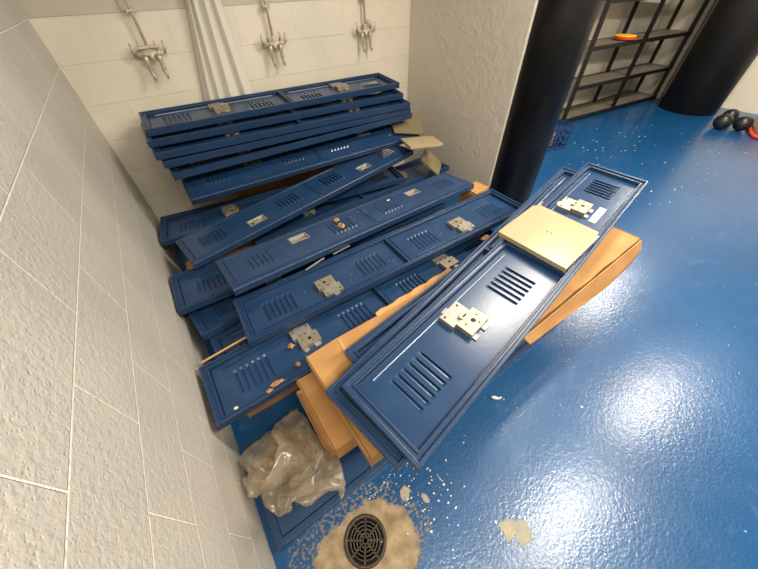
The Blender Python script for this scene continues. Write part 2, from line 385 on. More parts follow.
def make_outer():
    """face of a double locker front: flat border, two leaves with raised louvers and a recessed handle cup each"""
    root = empty('locker_faceplate', (0, 0, 0))
    mb = MB()
    frame_sweep(mb, [(.003, 0), (0, .004), (0, D - .003), (.003, D), (.025, D), (.027, D - .002), (.027, D - .009), (.022, D - .006)], HALF, WW / 2, M['blue_rim'])
    mb.build('frame', root, bevel=.0008)
    mb = MB(); mb.box((0, 0, D - .006), (.022, WW - .05, .012), M['blue_rim']); mb.build('crossbar', root, bevel=.002)
    for s in (-1, 1):
        c = s * HALF / 2
        a, b = (-HALF + .036, -.014) if s < 0 else (.014, HALF - .036)
        lou = (-.725, -.188) if s < 0 else (.188, .725)
        hole = (c - .052, c + .052, .020, .078)
        d = door_mesh(a, b, .1235, D + .001, lou, 1, M['blue'], -.008, hole).build('door', root)
        cup = MB(); u0, u1, v0, v1 = hole; z = D + .003; e = .007; dp = .014
        ring = [(u0 - e, v0 - e, z), (u1 + e, v0 - e, z), (u1 + e, v1 + e, z), (u0 - e, v1 + e, z), (u0, v0, z + .0015), (u1, v0, z + .0015), (u1, v1, z + .0015), (u0, v1, z + .0015),
                (u0 + .006, v0 + .006, z - dp), (u1 - .006, v0 + .006, z - dp), (u1 - .006, v1 - .006, z - dp), (u0 + .006, v1 - .006, z - dp)]
        fs = [(k, (k + 1) % 4, 4 + (k + 1) % 4, 4 + k) for k in range(4)] + [(4 + k, 4 + (k + 1) % 4, 8 + (k + 1) % 4, 8 + k) for k in range(4)] + [(8, 9, 10, 11)]
        cup.add(ring, fs, M['zinc']); cup.box((c + .012, .036, z - dp + .004), (.05, .018, .008), M['brass']); cup.box((c + .03, .046, z - dp + .003), (.012, .018, .006), M['dark'])
        cup.build('handle_cup', d)
    return root
inner, outer = make_inner(), make_outer()
used = set()
def place(proto, c, yaw, pitch, roll, label, group, flip=False):
    """c is the centre at rim height"""
    if flip: yaw, pitch, roll = yaw + 180, -pitch, -roll
    rot = Euler((R(roll), -R(pitch), R(yaw))); n = rot.to_matrix() @ Vector((0, 0, 1))
    o = proto if proto.name not in used else copy_tree(proto)
    used.add(proto.name); o.location = Vector(c) - n * D; o.rotation_euler = rot
    return tag(o, label, 'locker door', group)
GB, GM, GF = 'locker fronts stacked against the back wall', 'locker fronts piled across the alcove floor', 'locker fronts stacked on the cardboard cartons'
F1 = place(inner, (1.382, .422, .719), 10.1, 2.8, 2.5, 'blue louvered locker front on top of the cartons, tan shelf lying across it', GF)
place(inner, (1.336, .488, .675), 12.1, 2.8, 2.3, 'blue locker front directly under the one carrying the tan shelf', GF)
place(inner, (1.468, .512, .633), 6.4, 2.8, 2.2, 'lowest blue locker front of the stack resting directly on cardboard', GF)
place(inner, (1.161, 2.437, .950), -.4, -.5, 4.5, 'topmost blue locker front of the tall stack by the back wall', GB)
place(inner, (1.142, 2.372, .899), -1.6, -.8, 4.6, 'second locker front from the top of the stack by the back wall', GB)
place(inner, (1.147, 2.290, .850), -2.0, -.8, 4.6, 'third locker front from the top of the stack by the back wall', GB)
place(inner, (1.165, 2.290, .803), -1.0, -.8, 4.6, 'fourth locker front from the top of the stack by the back wall', GB)
place(inner, (1.178, 2.275, .744), 0, 0, 2.5, 'fifth locker front down in the back wall stack, above the sloping one', GB)
place(outer, (1.215, 2.205, .624), -1, 0, 18, 'locker front sloping forward at the bottom of the back wall stack', GB)
place(inner, (1.200, 2.430, .500), 0, 0, 6, 'dark locker front in the shade beneath the sloping one', GB)
place(outer, (1.031, 1.925, .482), 9.0, 3.2, 0, 'blue locker front lying diagonally, face up, with clean handle cups', GM, True)
place(inner, (.940, 2.120, .372), -7.8, 0, 2.5, 'blue locker front half hidden under the diagonal face-up one', GM)
place(outer, (1.189, 1.449, .446), 4.2, -2.1, -2.5, 'face-up blue locker front with rusty scrap on its louvers', GM)
place(inner, (.925, 1.530, .358), -.3, -1.0, 0, 'locker front jutting out at left beneath the scrap-strewn face-up one', GM)
place(inner, (1.171, 1.078, .430), -2.4, 2.1, -.6, 'blue locker front with latch boxes reaching to the black column', GM, True)
place(inner, (.940, .870, .344), .9, 0, 0, 'nearest locker front of the pile, dusty, its corner at the block wall', GM)
place(inner, (.945, 1.500, .296), 8.0, 0, -.4, 'blue locker front low at the left wall, end showing below the jutting one', GM)
place(inner, (1.000, 1.120, .247), 2, 0, 0, 'lowest locker front at left, in the dark gap behind the nearest one', GM)
place(inner, (1.433, 1.985, .312), 2.0, 0, 0, 'locker front whose corner pokes out at the foot of the plaster wall', GM)
place(outer, (.940, .450, D + .002), .8, 0, 0, 'blue locker front flat on the floor under the plastic bag', GM)
for o in list(bpy.data.objects):      # the lift bars of the pile are painted over, only the two stacks show bare ones
    if o.name.startswith('lift_bar') and o.parent.parent.get('group') == GM:
        o.material_slots[0].link = 'OBJECT'; o.material_slots[0].material = M['blue_rim']

# paper label stuck on the top front
mb = MB(); mb.box((0, 0, .0006), (.145, .030, .0012), M['label'])
for k in range(9): mb.box((-.055 + k * .0135, .004 * ((k % 3) - 1), .0014), (.008, .003, .0006), M['ink'])
lab = mb.build('paper_label', F1, loc=(HALF - 1.83 + 1.40, -.070, .017)); lab['label'] = 'white paper label strip'
F1n = F1.rotation_euler.to_matrix()
def onF1(u, v, w): return F1.location + F1n @ Vector((u, v, w))

# ------------------------------------------------------------------ locker shelves (tan)
def shelf_plate(name, a, b, t, m, label, loc, rot, group='loose tan locker shelves'):
    root = empty(name, loc, rot)
    mb = MB(); q = .012
    pts = [(-a / 2, -b / 2), (a / 2 - 2 * q, -b / 2), (a / 2 - 2 * q, -b / 2 + q), (a / 2, -b / 2 + q), (a / 2, b / 2 - q), (a / 2 - 2 * q, b / 2 - q), (a / 2 - 2 * q, b / 2), (-a / 2, b / 2)]
    n = len(pts)
    vs = [(x, y, t) for x, y in pts] + [(x, y, 0) for x, y in pts]
    mb.add(vs, [tuple(range(n))] + [(k, n + k, n + (k + 1) % n, (k + 1) % n) for k in range(n)], m); mb.build('plate', root, bevel=.0015)
    for s in (-1, 1):
        mb = MB(); mb.box((-.01, s * (b / 2 - .006), .002), (a - .06, .010, .004), m); mb.build('flange', root)
    mb = MB(); mb.lathe([(.003, 0), (.003, .0008)], M['dark'], 8, (0, -.008, t)); mb.build('rivet', root); mb = MB(); mb.lathe([(.003, 0), (.003, .0008)], M['dark'], 8, (0, .010, t)); mb.build('rivet', root)
    return tag(root, label, 'shelf', group)
shelf_plate('locker_shelf', .305, .305, .020, M['tan'], 'tan metal shelf lying across the topmost near locker front', (1.522, .470, .730), (R(2.5), R(-2.8), R(6.5)))
shelf_plate('locker_shelf', .26, .287, .010, M['olive'], 'tan shelf poking out of the back wall stack beside the plaster wall', (2.082, 2.185, .643), (R(15.5), R(7.5), R(-24)))
shelf_plate('locker_shelf', .28, .24, .016, M['tan'], 'tan shelf lying flat near the plaster wall corner', (2.015, 1.890, .585), (R(-4), R(2), R(-18)))
shelf_plate('locker_shelf', .20, .20, .016, M['olive'], 'tan shelf wedged below the flat one by the plaster wall', (2.13, 1.88, .40), (R(38), R(-6), R(40)))

# ------------------------------------------------------------------ cartons
def carton(label, c, dim, yaw, extra=None, group='long flat cardboard cartons', pitch=0):
    root = empty('cardboard_carton', c, (0, R(-pitch), R(yaw))); l, w, h = dim
    mb = MB(); nx = 14; rnd = random.Random(int(c[0] * 977 + c[2] * 1313))
    ring = lambda x, jit: [(x, -w / 2 + rnd.uniform(-jit, jit), 0), (x, w / 2 + rnd.uniform(-jit, jit), 0), (x, w / 2 + rnd.uniform(-jit, jit), h + rnd.uniform(-jit, jit) * .6), (x, -w / 2 + rnd.uniform(-jit, jit), h + rnd.uniform(-jit, jit) * .6)]
    vs = []
    for i in range(nx + 1): vs += ring(-l / 2 + l * i / nx, .004)
    fs = [(i * 4 + k, (i + 1) * 4 + k, (i + 1) * 4 + (k + 1) % 4, i * 4 + (k + 1) % 4) for i in range(nx) for k in range(4)] + [(3, 2, 1, 0), tuple(nx * 4 + k for k in range(4))]
    mb.add(vs, fs, M['card']); mb.build('body', root, bevel=.004)
    mb = MB(); mb.box((-l / 2 - .002, 0, h * .72), (.004, w * .97, h * .5), M['card'], rot=(0, R(-2), 0)); mb.build('end_flap', root)
    if extra: extra(root, l, w, h)
    return tag(root, label, 'carton', group)
def top_extra(root, l, w, h):
    mb = MB(); mb.box((-l / 2 + .115, 0, h + .0015), (.012, w * .96, .002), M['tape'], rot=(0, 0, R(-7))); mb.build('tape', root)
    # long side flap hanging open from x = -.1 to the right end
    f = [(-.13, -w / 2 - .006, h * .80), (l / 2 - .005, -w / 2 - .008, h * .98), (l / 2 + .012, -w / 2 - .030, h * .55), (l / 2 - .10, -w / 2 - .045, .002), (l / 2 - .38, -w / 2 - .050, .010), (-.10, -w / 2 - .030, h * .45)]
    g = [(x, y - .005, z) for x, y, z in f]; n = len(f); mb = MB()
    mb.add(f + g, [tuple(range(n)), tuple(reversed(range(n, 2 * n)))] + [(k, (k + 1) % n, n + (k + 1) % n, n + k) for k in range(n)], M['card']); mb.build('side_flap', root)
    # torn back edge, curling up
    f = []; K = 14
    for k in range(K + 1):
        x = -l / 2 + .33 + .44 * k / K; f.append((x, w / 2 - .01, h))
    top = [(x, w / 2 + .004 + .005 * math.sin(k * 1.9), h + .010 + .004 * abs(math.sin(k * 2.3)) + .010 * (k / K)) for k, (x, _, _) in enumerate(f)]
    mb = MB(); n = K + 1; mb.add(f + top, [(k, k + 1, n + k + 1, n + k) for k in range(K)], M['card_in']); o = mb.build('torn_flap', root)
    sd = o.modifiers.new('thickness', 'SOLIDIFY'); sd.thickness = .004
carton('long brown carton directly under the near locker fronts, side flap hanging', (1.306, .478, .410), (1.75, .43, .118), 1.9, top_extra)
carton('brown carton second from the top under the near locker fronts', (1.235, .520, .284), (1.75, .32, .115), .6)
carton('brown carton third from the top, end showing behind the plastic bag', (1.215, .560, .160), (1.75, .28, .115), .3)
carton('bottom brown carton of the near stack, end behind the plastic bag', (1.26, .575, .054), (1.75, .26, .096), 0)
carton('brown carton at the block wall below the nearest dusty locker front', (.99, 1.020, .001), (1.80, .34, .196), 0)
carton('brown carton under the middle of the pile at the block wall', (.99, 1.665, .001), (1.80, .58, .248), 0)
carton('tall brown carton under the stack at the back wall', (1.32, 2.570, .001), (1.40, .22, .44), 0)

# cardboard sheet edge and strip under the nearest front
mb = MB(); mb.box((0, 0, 0), (.22, .10, .005), M['card_in']); o = mb.build('cardboard_sheet', loc=(.155, .77, .288)); o.rotation_euler = (R(4), R(4), R(2)); tag(o, 'thin torn cardboard sheet under the corner of the nearest locker front', 'cardboard')
mb = MB(); mb.box((0, 0, 0), (.21, .008, .006), M['card_in']); o = mb.build('cardboard_strip', loc=(.145, 1.030, .352)); o.rotation_euler = (R(10), R(-2), R(4)); tag(o, 'thin pale cardboard strip behind the nearest locker front', 'cardboard')

# ------------------------------------------------------------------ small debris on the pile
def lump(name, loc, s, m, label, cat, sq=(1, 1, .5), seed=0, n=2, group=None):
    import bmesh
    bm = bmesh.new(); bmesh.ops.create_icosphere(bm, subdivisions=n, radius=1)
    for v in bm.verts:
        d = v.co.normalized(); k = 1 + .55 * noise.noise(d * 1.7 + Vector((seed * 3.1, seed, 0))) + .25 * noise.noise(d * 4 + Vector((seed, 5, 0)))
        v.co = Vector((d.x * sq[0], d.y * sq[1], d.z * sq[2])) * k * s
    me = bpy.data.meshes.new(name); bm.to_mesh(me); bm.free(); me.materials.append(m)
    o = bpy.data.objects.new(name, me); COL.objects.link(o); o.location = loc; return tag(o, label, cat, group)
GS = 'rusty brown scraps on the locker fronts'
lump('rusty_scrap', (1.000, 1.500, .462), .020, M['rust'], 'rusty orange scrap on louvers, the farther of a pair', 'scrap', (1, .8, .6), 1, group=GS)
lump('rusty_scrap', (.995, 1.425, .464), .022, M['rust'], 'rusty orange scrap on louvers, the nearer of a pair', 'scrap', (.8, 1, .6), 2, group=GS)
lump('rusty_scrap', (.285, .742, .338), .016, M['rust'], 'long brown flake below louvers of the nearest locker front', 'scrap', (1.8, .8, .3), 3, group=GS)
lump('rusty_scrap', (.245, .728, .338), .010, M['rust'], 'small brown flake beside the long one on the nearest locker front', 'scrap', (1.4, 1, .3), 4, group=GS)
lump('rusty_scrap', (.11, .735, .338), .007, M['chip'], 'pale chip at left corner of the nearest locker front', 'scrap', (1.3, 1, .3), 5, group=GS)
lump('rusty_scrap', (.405, .880, .338), .016, M['rust'], 'brown crumb beside the latch box of the nearest locker front', 'scrap', (1, .8, .6), 6, group=GS)
lump('rusty_scrap', (.395, .775, .336), .011, M['rust'], 'brown crumb at the front rim, just left of the carton corner', 'scrap', (1, 1, .6), 16, group=GS)
lump('rusty_scrap', (1.425, 1.53, .442), .009, M['chip'], 'pale chip lying on far louvers of the scrap-strewn locker front', 'scrap', (1.4, .8, .5), 7, group=GS)
lump('wood_scrap', (1.72, .885, .372), .032, M['card'], 'yellowish cardboard scrap between the long front and the near stack', 'scrap', (1, .7, .5), 8, 3)
carton('small upright brown carton by the black column beneath the scrap-strewn locker front', (2.165, 1.385, .001), (.16, .13, .365), 4, group='small cartons')
def crumbs():
    mb = MB(); rnd = random.Random(11)
    for o in [x for x in bpy.data.objects if str(x.get('label')).startswith(('face-up', 'blue locker front with latch'))]:
        T = Matrix.LocRotScale(o.location, o.rotation_euler, None)
        w = D + .0015 if any('handle_cup' in c.name for k in kids(o) for c in kids(k)) else .0165
        for k in range(70):
            u, v, s = rnd.uniform(-.85, .85), rnd.uniform(-.115, .115), rnd.uniform(.0012, .0042)
            if min(abs(abs(u) - c) for c in (.188, .457, .725)) < .10: continue
            n = rnd.randint(4, 6); a0 = rnd.random() * 6
            ring = [(u + s * rnd.uniform(.5, 1.3) * math.cos(a0 + 6.283 * j / n), v + s * rnd.uniform(.4, 1) * math.sin(a0 + 6.283 * j / n)) for j in range(n)]
            mb.add([(a, b, w) for a, b in ring] + [(u, v, w + s * .6)], [(j, (j + 1) % n, n) for j in range(n)], M['chip'] if k % 3 else M['card_in'], T)
    tag(mb.build('plaster_crumbs'), 'pale plaster and cardboard crumbs strewn over the piled locker fronts', 'crumbs', kind='stuff')
crumbs()
mb = MB(); mb.box((0, 0, 0), (.13, .009, .004), M['zinc']); o = mb.build('metal_strip', loc=(.72, 1.240, .425)); o.rotation_euler = (R(12), R(-2), R(12)); tag(o, 'bent metal strip in the gap below the scrap-strewn locker front, left one', 'strip', 'metal strips in the gap')
mb = MB(); mb.box((0, 0, 0), (.12, .010, .004), M['zinc']); o = mb.build('metal_strip', loc=(.90, 1.262, .425)); o.rotation_euler = (R(-8), R(3), R(9)); tag(o, 'thin metal strip in the gap below the scrap-strewn locker front, right one', 'strip', 'metal strips in the gap')

# ------------------------------------------------------------------ shower valves and curtain on the back wall
def valve(x, z, label, full=True, cover=False):
    root = empty('shower_valve', (x, YB, z)); root.scale = (.86, .86, .86); PW, VM = M['paint_white'], M['valve_metal']
    mb = MB(); mb.tube([(0, -.045, .02), (-.002, -.045, .4), (-.002, -.045, (H - z - .002) / .86)], .0095, PW, 12); mb.build('riser_pipe', root)
    mb = MB(); mb.box((-.002, -.03, .205), (.055, .05, .012), PW); mb.tube([(-.025, -.05, .19), (-.025, -.05, .23)], .005, PW, 8); mb.tube([(.022, -.05, .19), (.022, -.05, .23)], .005, PW, 8); mb.build('pipe_clamp', root, bevel=.002)
    mb = MB(); mb.tube([(-.085, -.05, -.02), (.085, -.05, -.02)], .014, PW, 14); mb.tube([(0, -.05, -.02), (0, -.05, .03)], .014, PW, 12); mb.tube([(0, -.05, -.02), (0, .0, -.02)], .012, PW, 12)
    mb.tube([(0, -.055, -.02), (0, -.055, -.06)], [.018, .012], PW, 12); mb.build('manifold', root)
    if full:
        mb = MB(); mb.box((0, -.055, .018), (.15, .035, .016), PW); mb.box((0, -.05, -.002), (.12, .02, .022), VM); mb.build('bracket', root, bevel=.003)
    if cover:
        mb = MB(); mb.tube([(.03, -.055, .01), (.03, -.055, .06)], .018, PW, 14); mb.build('cap', root)
    for s in (-1, 1):
        mb = MB(); xx = s * .042
        mb.tube([(xx, -.05, -.02), (xx, -.058, -.05), (xx, -.06, -.085), (xx, -.062, -.11), (xx, -.066, -.145), (xx, -.078, -.160), (xx, -.092, -.150)], [.016, .018, .013, .015, .010, .010, .009], VM, 12); mb.build('spout', root)
        mb = MB(); mb.tube([(s * .088, -.05, -.022), (s * .098, -.056, .0), (s * .100, -.062, .045)], [.014, .010, .005], VM, 10); mb.tube([(s * .045, -.05, -.015), (s * .052, -.064, .02), (s * .050, -.066, .05)], [.009, .007, .004], VM, 8); mb.build('handle', root)
    return tag(root, label, 'shower valve', 'shower valves on the back wall')
valve(.462, 1.255, 'painted twin shower valve with bar bracket, left of the white curtain')
valve(1.238, 1.235, 'painted twin shower valve just right of the white curtain', False)
valve(2.005, 1.245, 'painted twin shower valve near the right wall corner', False, True)

def curtain():
    lines = [(.762, .66), (.775, .70), (.79, .735), (.80, .755), (.845, .80), (.86, .835), (.905, .91), (.918, .935), (.965, 1.005)]   # fold crests at z 1.46 and .97
    depth = [0, 1, .15, 1, .1, 1, .1, .9, 0]
    nz = 24; per = 6; mb = MB(); vs = []; ncol = (len(lines) - 1) * per + 1
    for iz in range(nz + 1):
        z = .62 + (2.30 - .62) * iz / nz; t = (z - .97) / .49
        t2 = min(t, 1.0 + (t - 1) * .35) if t > 1 else t
        for i in range(len(lines) - 1):
            for k in range(per):
                f = k / per; g = f * f * (3 - 2 * f)
                a = lines[i][1] + (lines[i][0] - lines[i][1]) * t2; b = lines[i + 1][1] + (lines[i + 1][0] - lines[i + 1][1]) * t2
                d = depth[i] * (1 - g) + depth[i + 1] * g
                vs.append((a + (b - a) * f, YB - .012 - .05 * d, z))
        a = lines[-1][1] + (lines[-1][0] - lines[-1][1]) * t2; vs.append((a, YB - .012, z))
    fs = [(r * ncol + c, r * ncol + c + 1, (r + 1) * ncol + c + 1, (r + 1) * ncol + c) for r in range(nz) for c in range(ncol - 1)]
    mb.add(vs, fs, M['curtain'], None, True); o = mb.build('shower_curtain')
    s = o.modifiers.new('thickness', 'SOLIDIFY'); s.thickness = .002
    return tag(o, 'white pleated shower curtain hanging down the back wall behind the stack', 'curtain')
curtain()

# ------------------------------------------------------------------ far corner: rack, plates, crate, exercise balls
A, B = Vector((5.07, 2.36, 0)), Vector((7.33, 2.14, 0)); ux = (B - A).normalized(); ang = math.atan2(ux.y, ux.x); RL = (B - A).length; RD = .33
rack = empty('shelving_rack', A, (0, 0, ang))
for x in (.02, RL / 2, RL - .02):
    for y in (.02, RD):
        mb = MB(); mb.box((x, y, 1.04), (.042, .04, 2.08), M['shelf_steel']); mb.build('post', rack)
LEV = [.035, .43, .85, 1.28, 1.70]
for z in LEV:
    mb = MB(); mb.box((RL / 2, RD / 2 + .01, z + .012), (RL - .01, RD + .01, .014), M['shelf_deck']); d = mb.build('deck', rack)
    for y in (.0, RD + .02):
        mb = MB(); mb.box((RL / 2, y, z), (RL, .018, .045), M['shelf_steel']); mb.build('edge_rail', d)
tag(rack, 'tall black steel shelving rack with grey decks along the back wall', 'shelving')
pr = [(.0, 0), (.10, 0), (.125, .012), (.128, .022), (.118, .022), (.0, .018)]
c0 = A + ux * .80 + Vector((.01, .10, .85 + .024))
for i, (m, nm) in enumerate((('red', 'red plastic disc under the yellow one on the rack'), ('yellow', 'yellow plastic disc on top of the red one on the rack'))):
    mb = MB(); mb.lathe([(r, z) for r, z in pr], M[m], 32); o = mb.build('plastic_disc', loc=c0 + Vector((.02 * i, .015 * i, .0225 * i))); tag(o, nm, 'disc', 'plastic discs on the rack')

cr = empty('plastic_crate', (4.19, 2.05, 0), (0, 0, R(-13))); cw, cd, ch = .36, .32, .27
def lattice(o0, du, L_, hh, nm):
    root = MB(); du = Vector(du); up = Vector((0, 0, 1)); nrm = du.cross(up)
    T = Matrix.Translation(o0) @ Matrix((du, nrm, up)).transposed().to_4x4()
    root.box((L_ / 2, 0, hh - .02), (L_, .012, .04), M['crate_blue'], T=T); root.box((L_ / 2, 0, .02), (L_, .012, .04), M['crate_blue'], T=T)
    for k in range(1, 3): root.box((L_ / 2, 0, .02 + (hh - .04) * k / 3), (L_, .008, .016), M['crate_blue'], T=T)
    for k in range(6): root.box((.008 + (L_ - .016) * k / 5, 0, hh / 2), (.016, .010, hh), M['crate_blue'], T=T)
    return root.build(nm, cr)
lattice(Vector((-cw / 2, -cd / 2, 0)), (1, 0, 0), cw, ch, 'front_side'); lattice(Vector((-cw / 2, cd / 2, 0)), (1, 0, 0), cw, ch, 'rear_side')
lattice(Vector((-cw / 2, -cd / 2, 0)), (0, 1, 0), cd, ch, 'end_side'); lattice(Vector((cw / 2, -cd / 2, 0)), (0, 1, 0), cd, ch, 'end_side')
mb = MB(); mb.box((0, 0, .006), (cw, cd, .012), M['crate_blue']); mb.build('bottom', cr)
tag(cr, 'blue plastic lattice crate on the floor behind the black column', 'crate')
mb = MB(); mb.box((0, 0, .105), (.20, .16, .21), M['orange']); o = mb.build('small_carton', loc=(4.13, 2.06, .014), bevel=.003); o.rotation_euler.z = R(-8); tag(o, 'small orange brown carton standing inside the blue crate', 'carton')

def ball(loc, r, sq, rz, label):
    root = empty('exercise_ball', loc, (0, 0, rz)); mb = MB()
    prof = [(r * math.sin(math.pi * k / 20), r * sq - r * sq * math.cos(math.pi * k / 20)) for k in range(21)]; prof[0] = (1e-7, 0); prof[-1] = (1e-7, 2 * r * sq)
    mb.lathe(prof, M['black2'], 40); mb.build('shell', root)
    mb = MB(); mb.tube([(r * 1.001 * math.cos(2 * math.pi * k / 40), r * 1.001 * math.sin(2 * math.pi * k / 40), r * sq) for k in range(41)], .004, M['charcoal'], 6, False); mb.build('seam', root)
    return tag(root, label, 'ball', 'black balls by the far wall')
ball((6.50, 1.010, 0), .098, .9, .3, 'black ball at the foot of the charcoal column, nearest of three')
ball((6.82, 1.035, 0), .088, 1, 1.0, 'black ball tucked behind the nearest one by the charcoal column')
ball((6.62, .835, 0), .095, .9, 2.0, 'black ball beside the red-rimmed clear tub')

def tub():
    root = empty('clear_tub', (6.72, .56, 0), (R(0), R(0), R(20))); mb = MB(); n = 40
    def ring(a, b, z): return [(math.copysign(abs(math.cos(t)) ** .5, math.cos(t)) * a, math.copysign(abs(math.sin(t)) ** .5, math.sin(t)) * b, z) for t in [2 * math.pi * k / n for k in range(n)]]
    vs = ring(.24, .15, .02) + ring(.27, .18, .09) + ring(.29, .20, .20) + ring(.27, .18, .25); vs += [(0, 0, .015)]
    mb.add(vs, [(r * n + k, r * n + (k + 1) % n, (r + 1) * n + (k + 1) % n, (r + 1) * n + k) for r in range(3) for k in range(n)] + [(k, 4 * n, (k + 1) % n) for k in range(n)] + [tuple(3 * n + k for k in range(n))], M['tub'], None, True); mb.build('tub_body', root)
    pts = ring(.27, .18, .02); mb = MB(); mb.tube(pts + [pts[0]], .020, M['red'], 10, False); o = mb.build('rim', root); o['label'] = 'red rim'
    return tag(root, 'clear amber plastic tub with red rim at the right edge', 'tub')
tub()

# ------------------------------------------------------------------ floor drain, chips, clip
dr = empty('floor_drain', (.318, .128, 0))
mb = MB(); mb.lathe([(.083, 0), (.083, .006), (.078, .009), (.070, .008), (.069, .0)], M['iron'], 48); mb.build('ring', dr)
mb = MB(); mb.lathe([(.001, .0005), (.069, .0005), (.069, .001)], M['dark'], 40); mb.build('sump', dr)
mb = MB()
for r in (.010, .022, .034, .046, .058):
    mb.lathe([(r + .003, .002), (r + .003, .008), (r - .003, .008), (r - .003, .002), (r + .003, .002)], M['iron'], 48)
for k in range(8):
    a = k * math.pi / 4 + .2; mb.box((.038 * math.cos(a), .038 * math.sin(a), .005), (.062, .006, .006), M['iron'], rot=(0, 0, a))
mb.build('grate', dr)
tag(dr, 'round cast iron drain grate set in the bare concrete patch', 'drain')

mb = MB(); rnd = random.Random(3)
def flake(x, y, s):
    n = rnd.randint(4, 6); a0 = rnd.random() * 6
    vs = [(x + s * rnd.uniform(.4, 1.2) * math.cos(a0 + 2 * math.pi * k / n), y + s * rnd.uniform(.3, .9) * math.sin(a0 + 2 * math.pi * k / n), .0006 + rnd.random() * .0015) for k in range(n)]
    mb.add(vs + [(px, py, 0.0001) for px, py, _ in vs], [tuple(range(n))] + [(k, n + k, n + (k + 1) % n, (k + 1) % n) for k in range(n)], M['chip'])
for k in range(70): flake(rnd.gauss(.62, .07), rnd.gauss(.10, .09), rnd.uniform(.002, .007))
for k in range(60): flake(rnd.gauss(.50, .10), rnd.gauss(.24, .015), rnd.uniform(.001, .004))
for k in range(90): flake(rnd.uniform(.7, 2.6), rnd.uniform(-.5, .25), rnd.uniform(.001, .004))
for k in range(110): flake(rnd.uniform(3.2, 6.2), rnd.uniform(.5, 2.0), rnd.uniform(.003, .012))
tag(mb.build('paint_flakes'), 'pale paint flakes scattered over the blue floor', 'flakes', kind='stuff')
cl = empty('plastic_clip', (1.17, .222, 0), (0, 0, R(-50)))
mb = MB(); mb.tube([(-.02, 0, .006), (.0, 0, .010), (.022, .002, .006)], [.006, .009, .004], M['clip'], 10); mb.build('clip_body', cl)
mb = MB(); mb.box((.022, .004, .010), (.014, .006, .016), M['clip'], rot=(0, R(20), R(25))); mb.build('prong', cl)
tag(cl, 'small white plastic clip on the blue floor beside the near stack', 'clip')

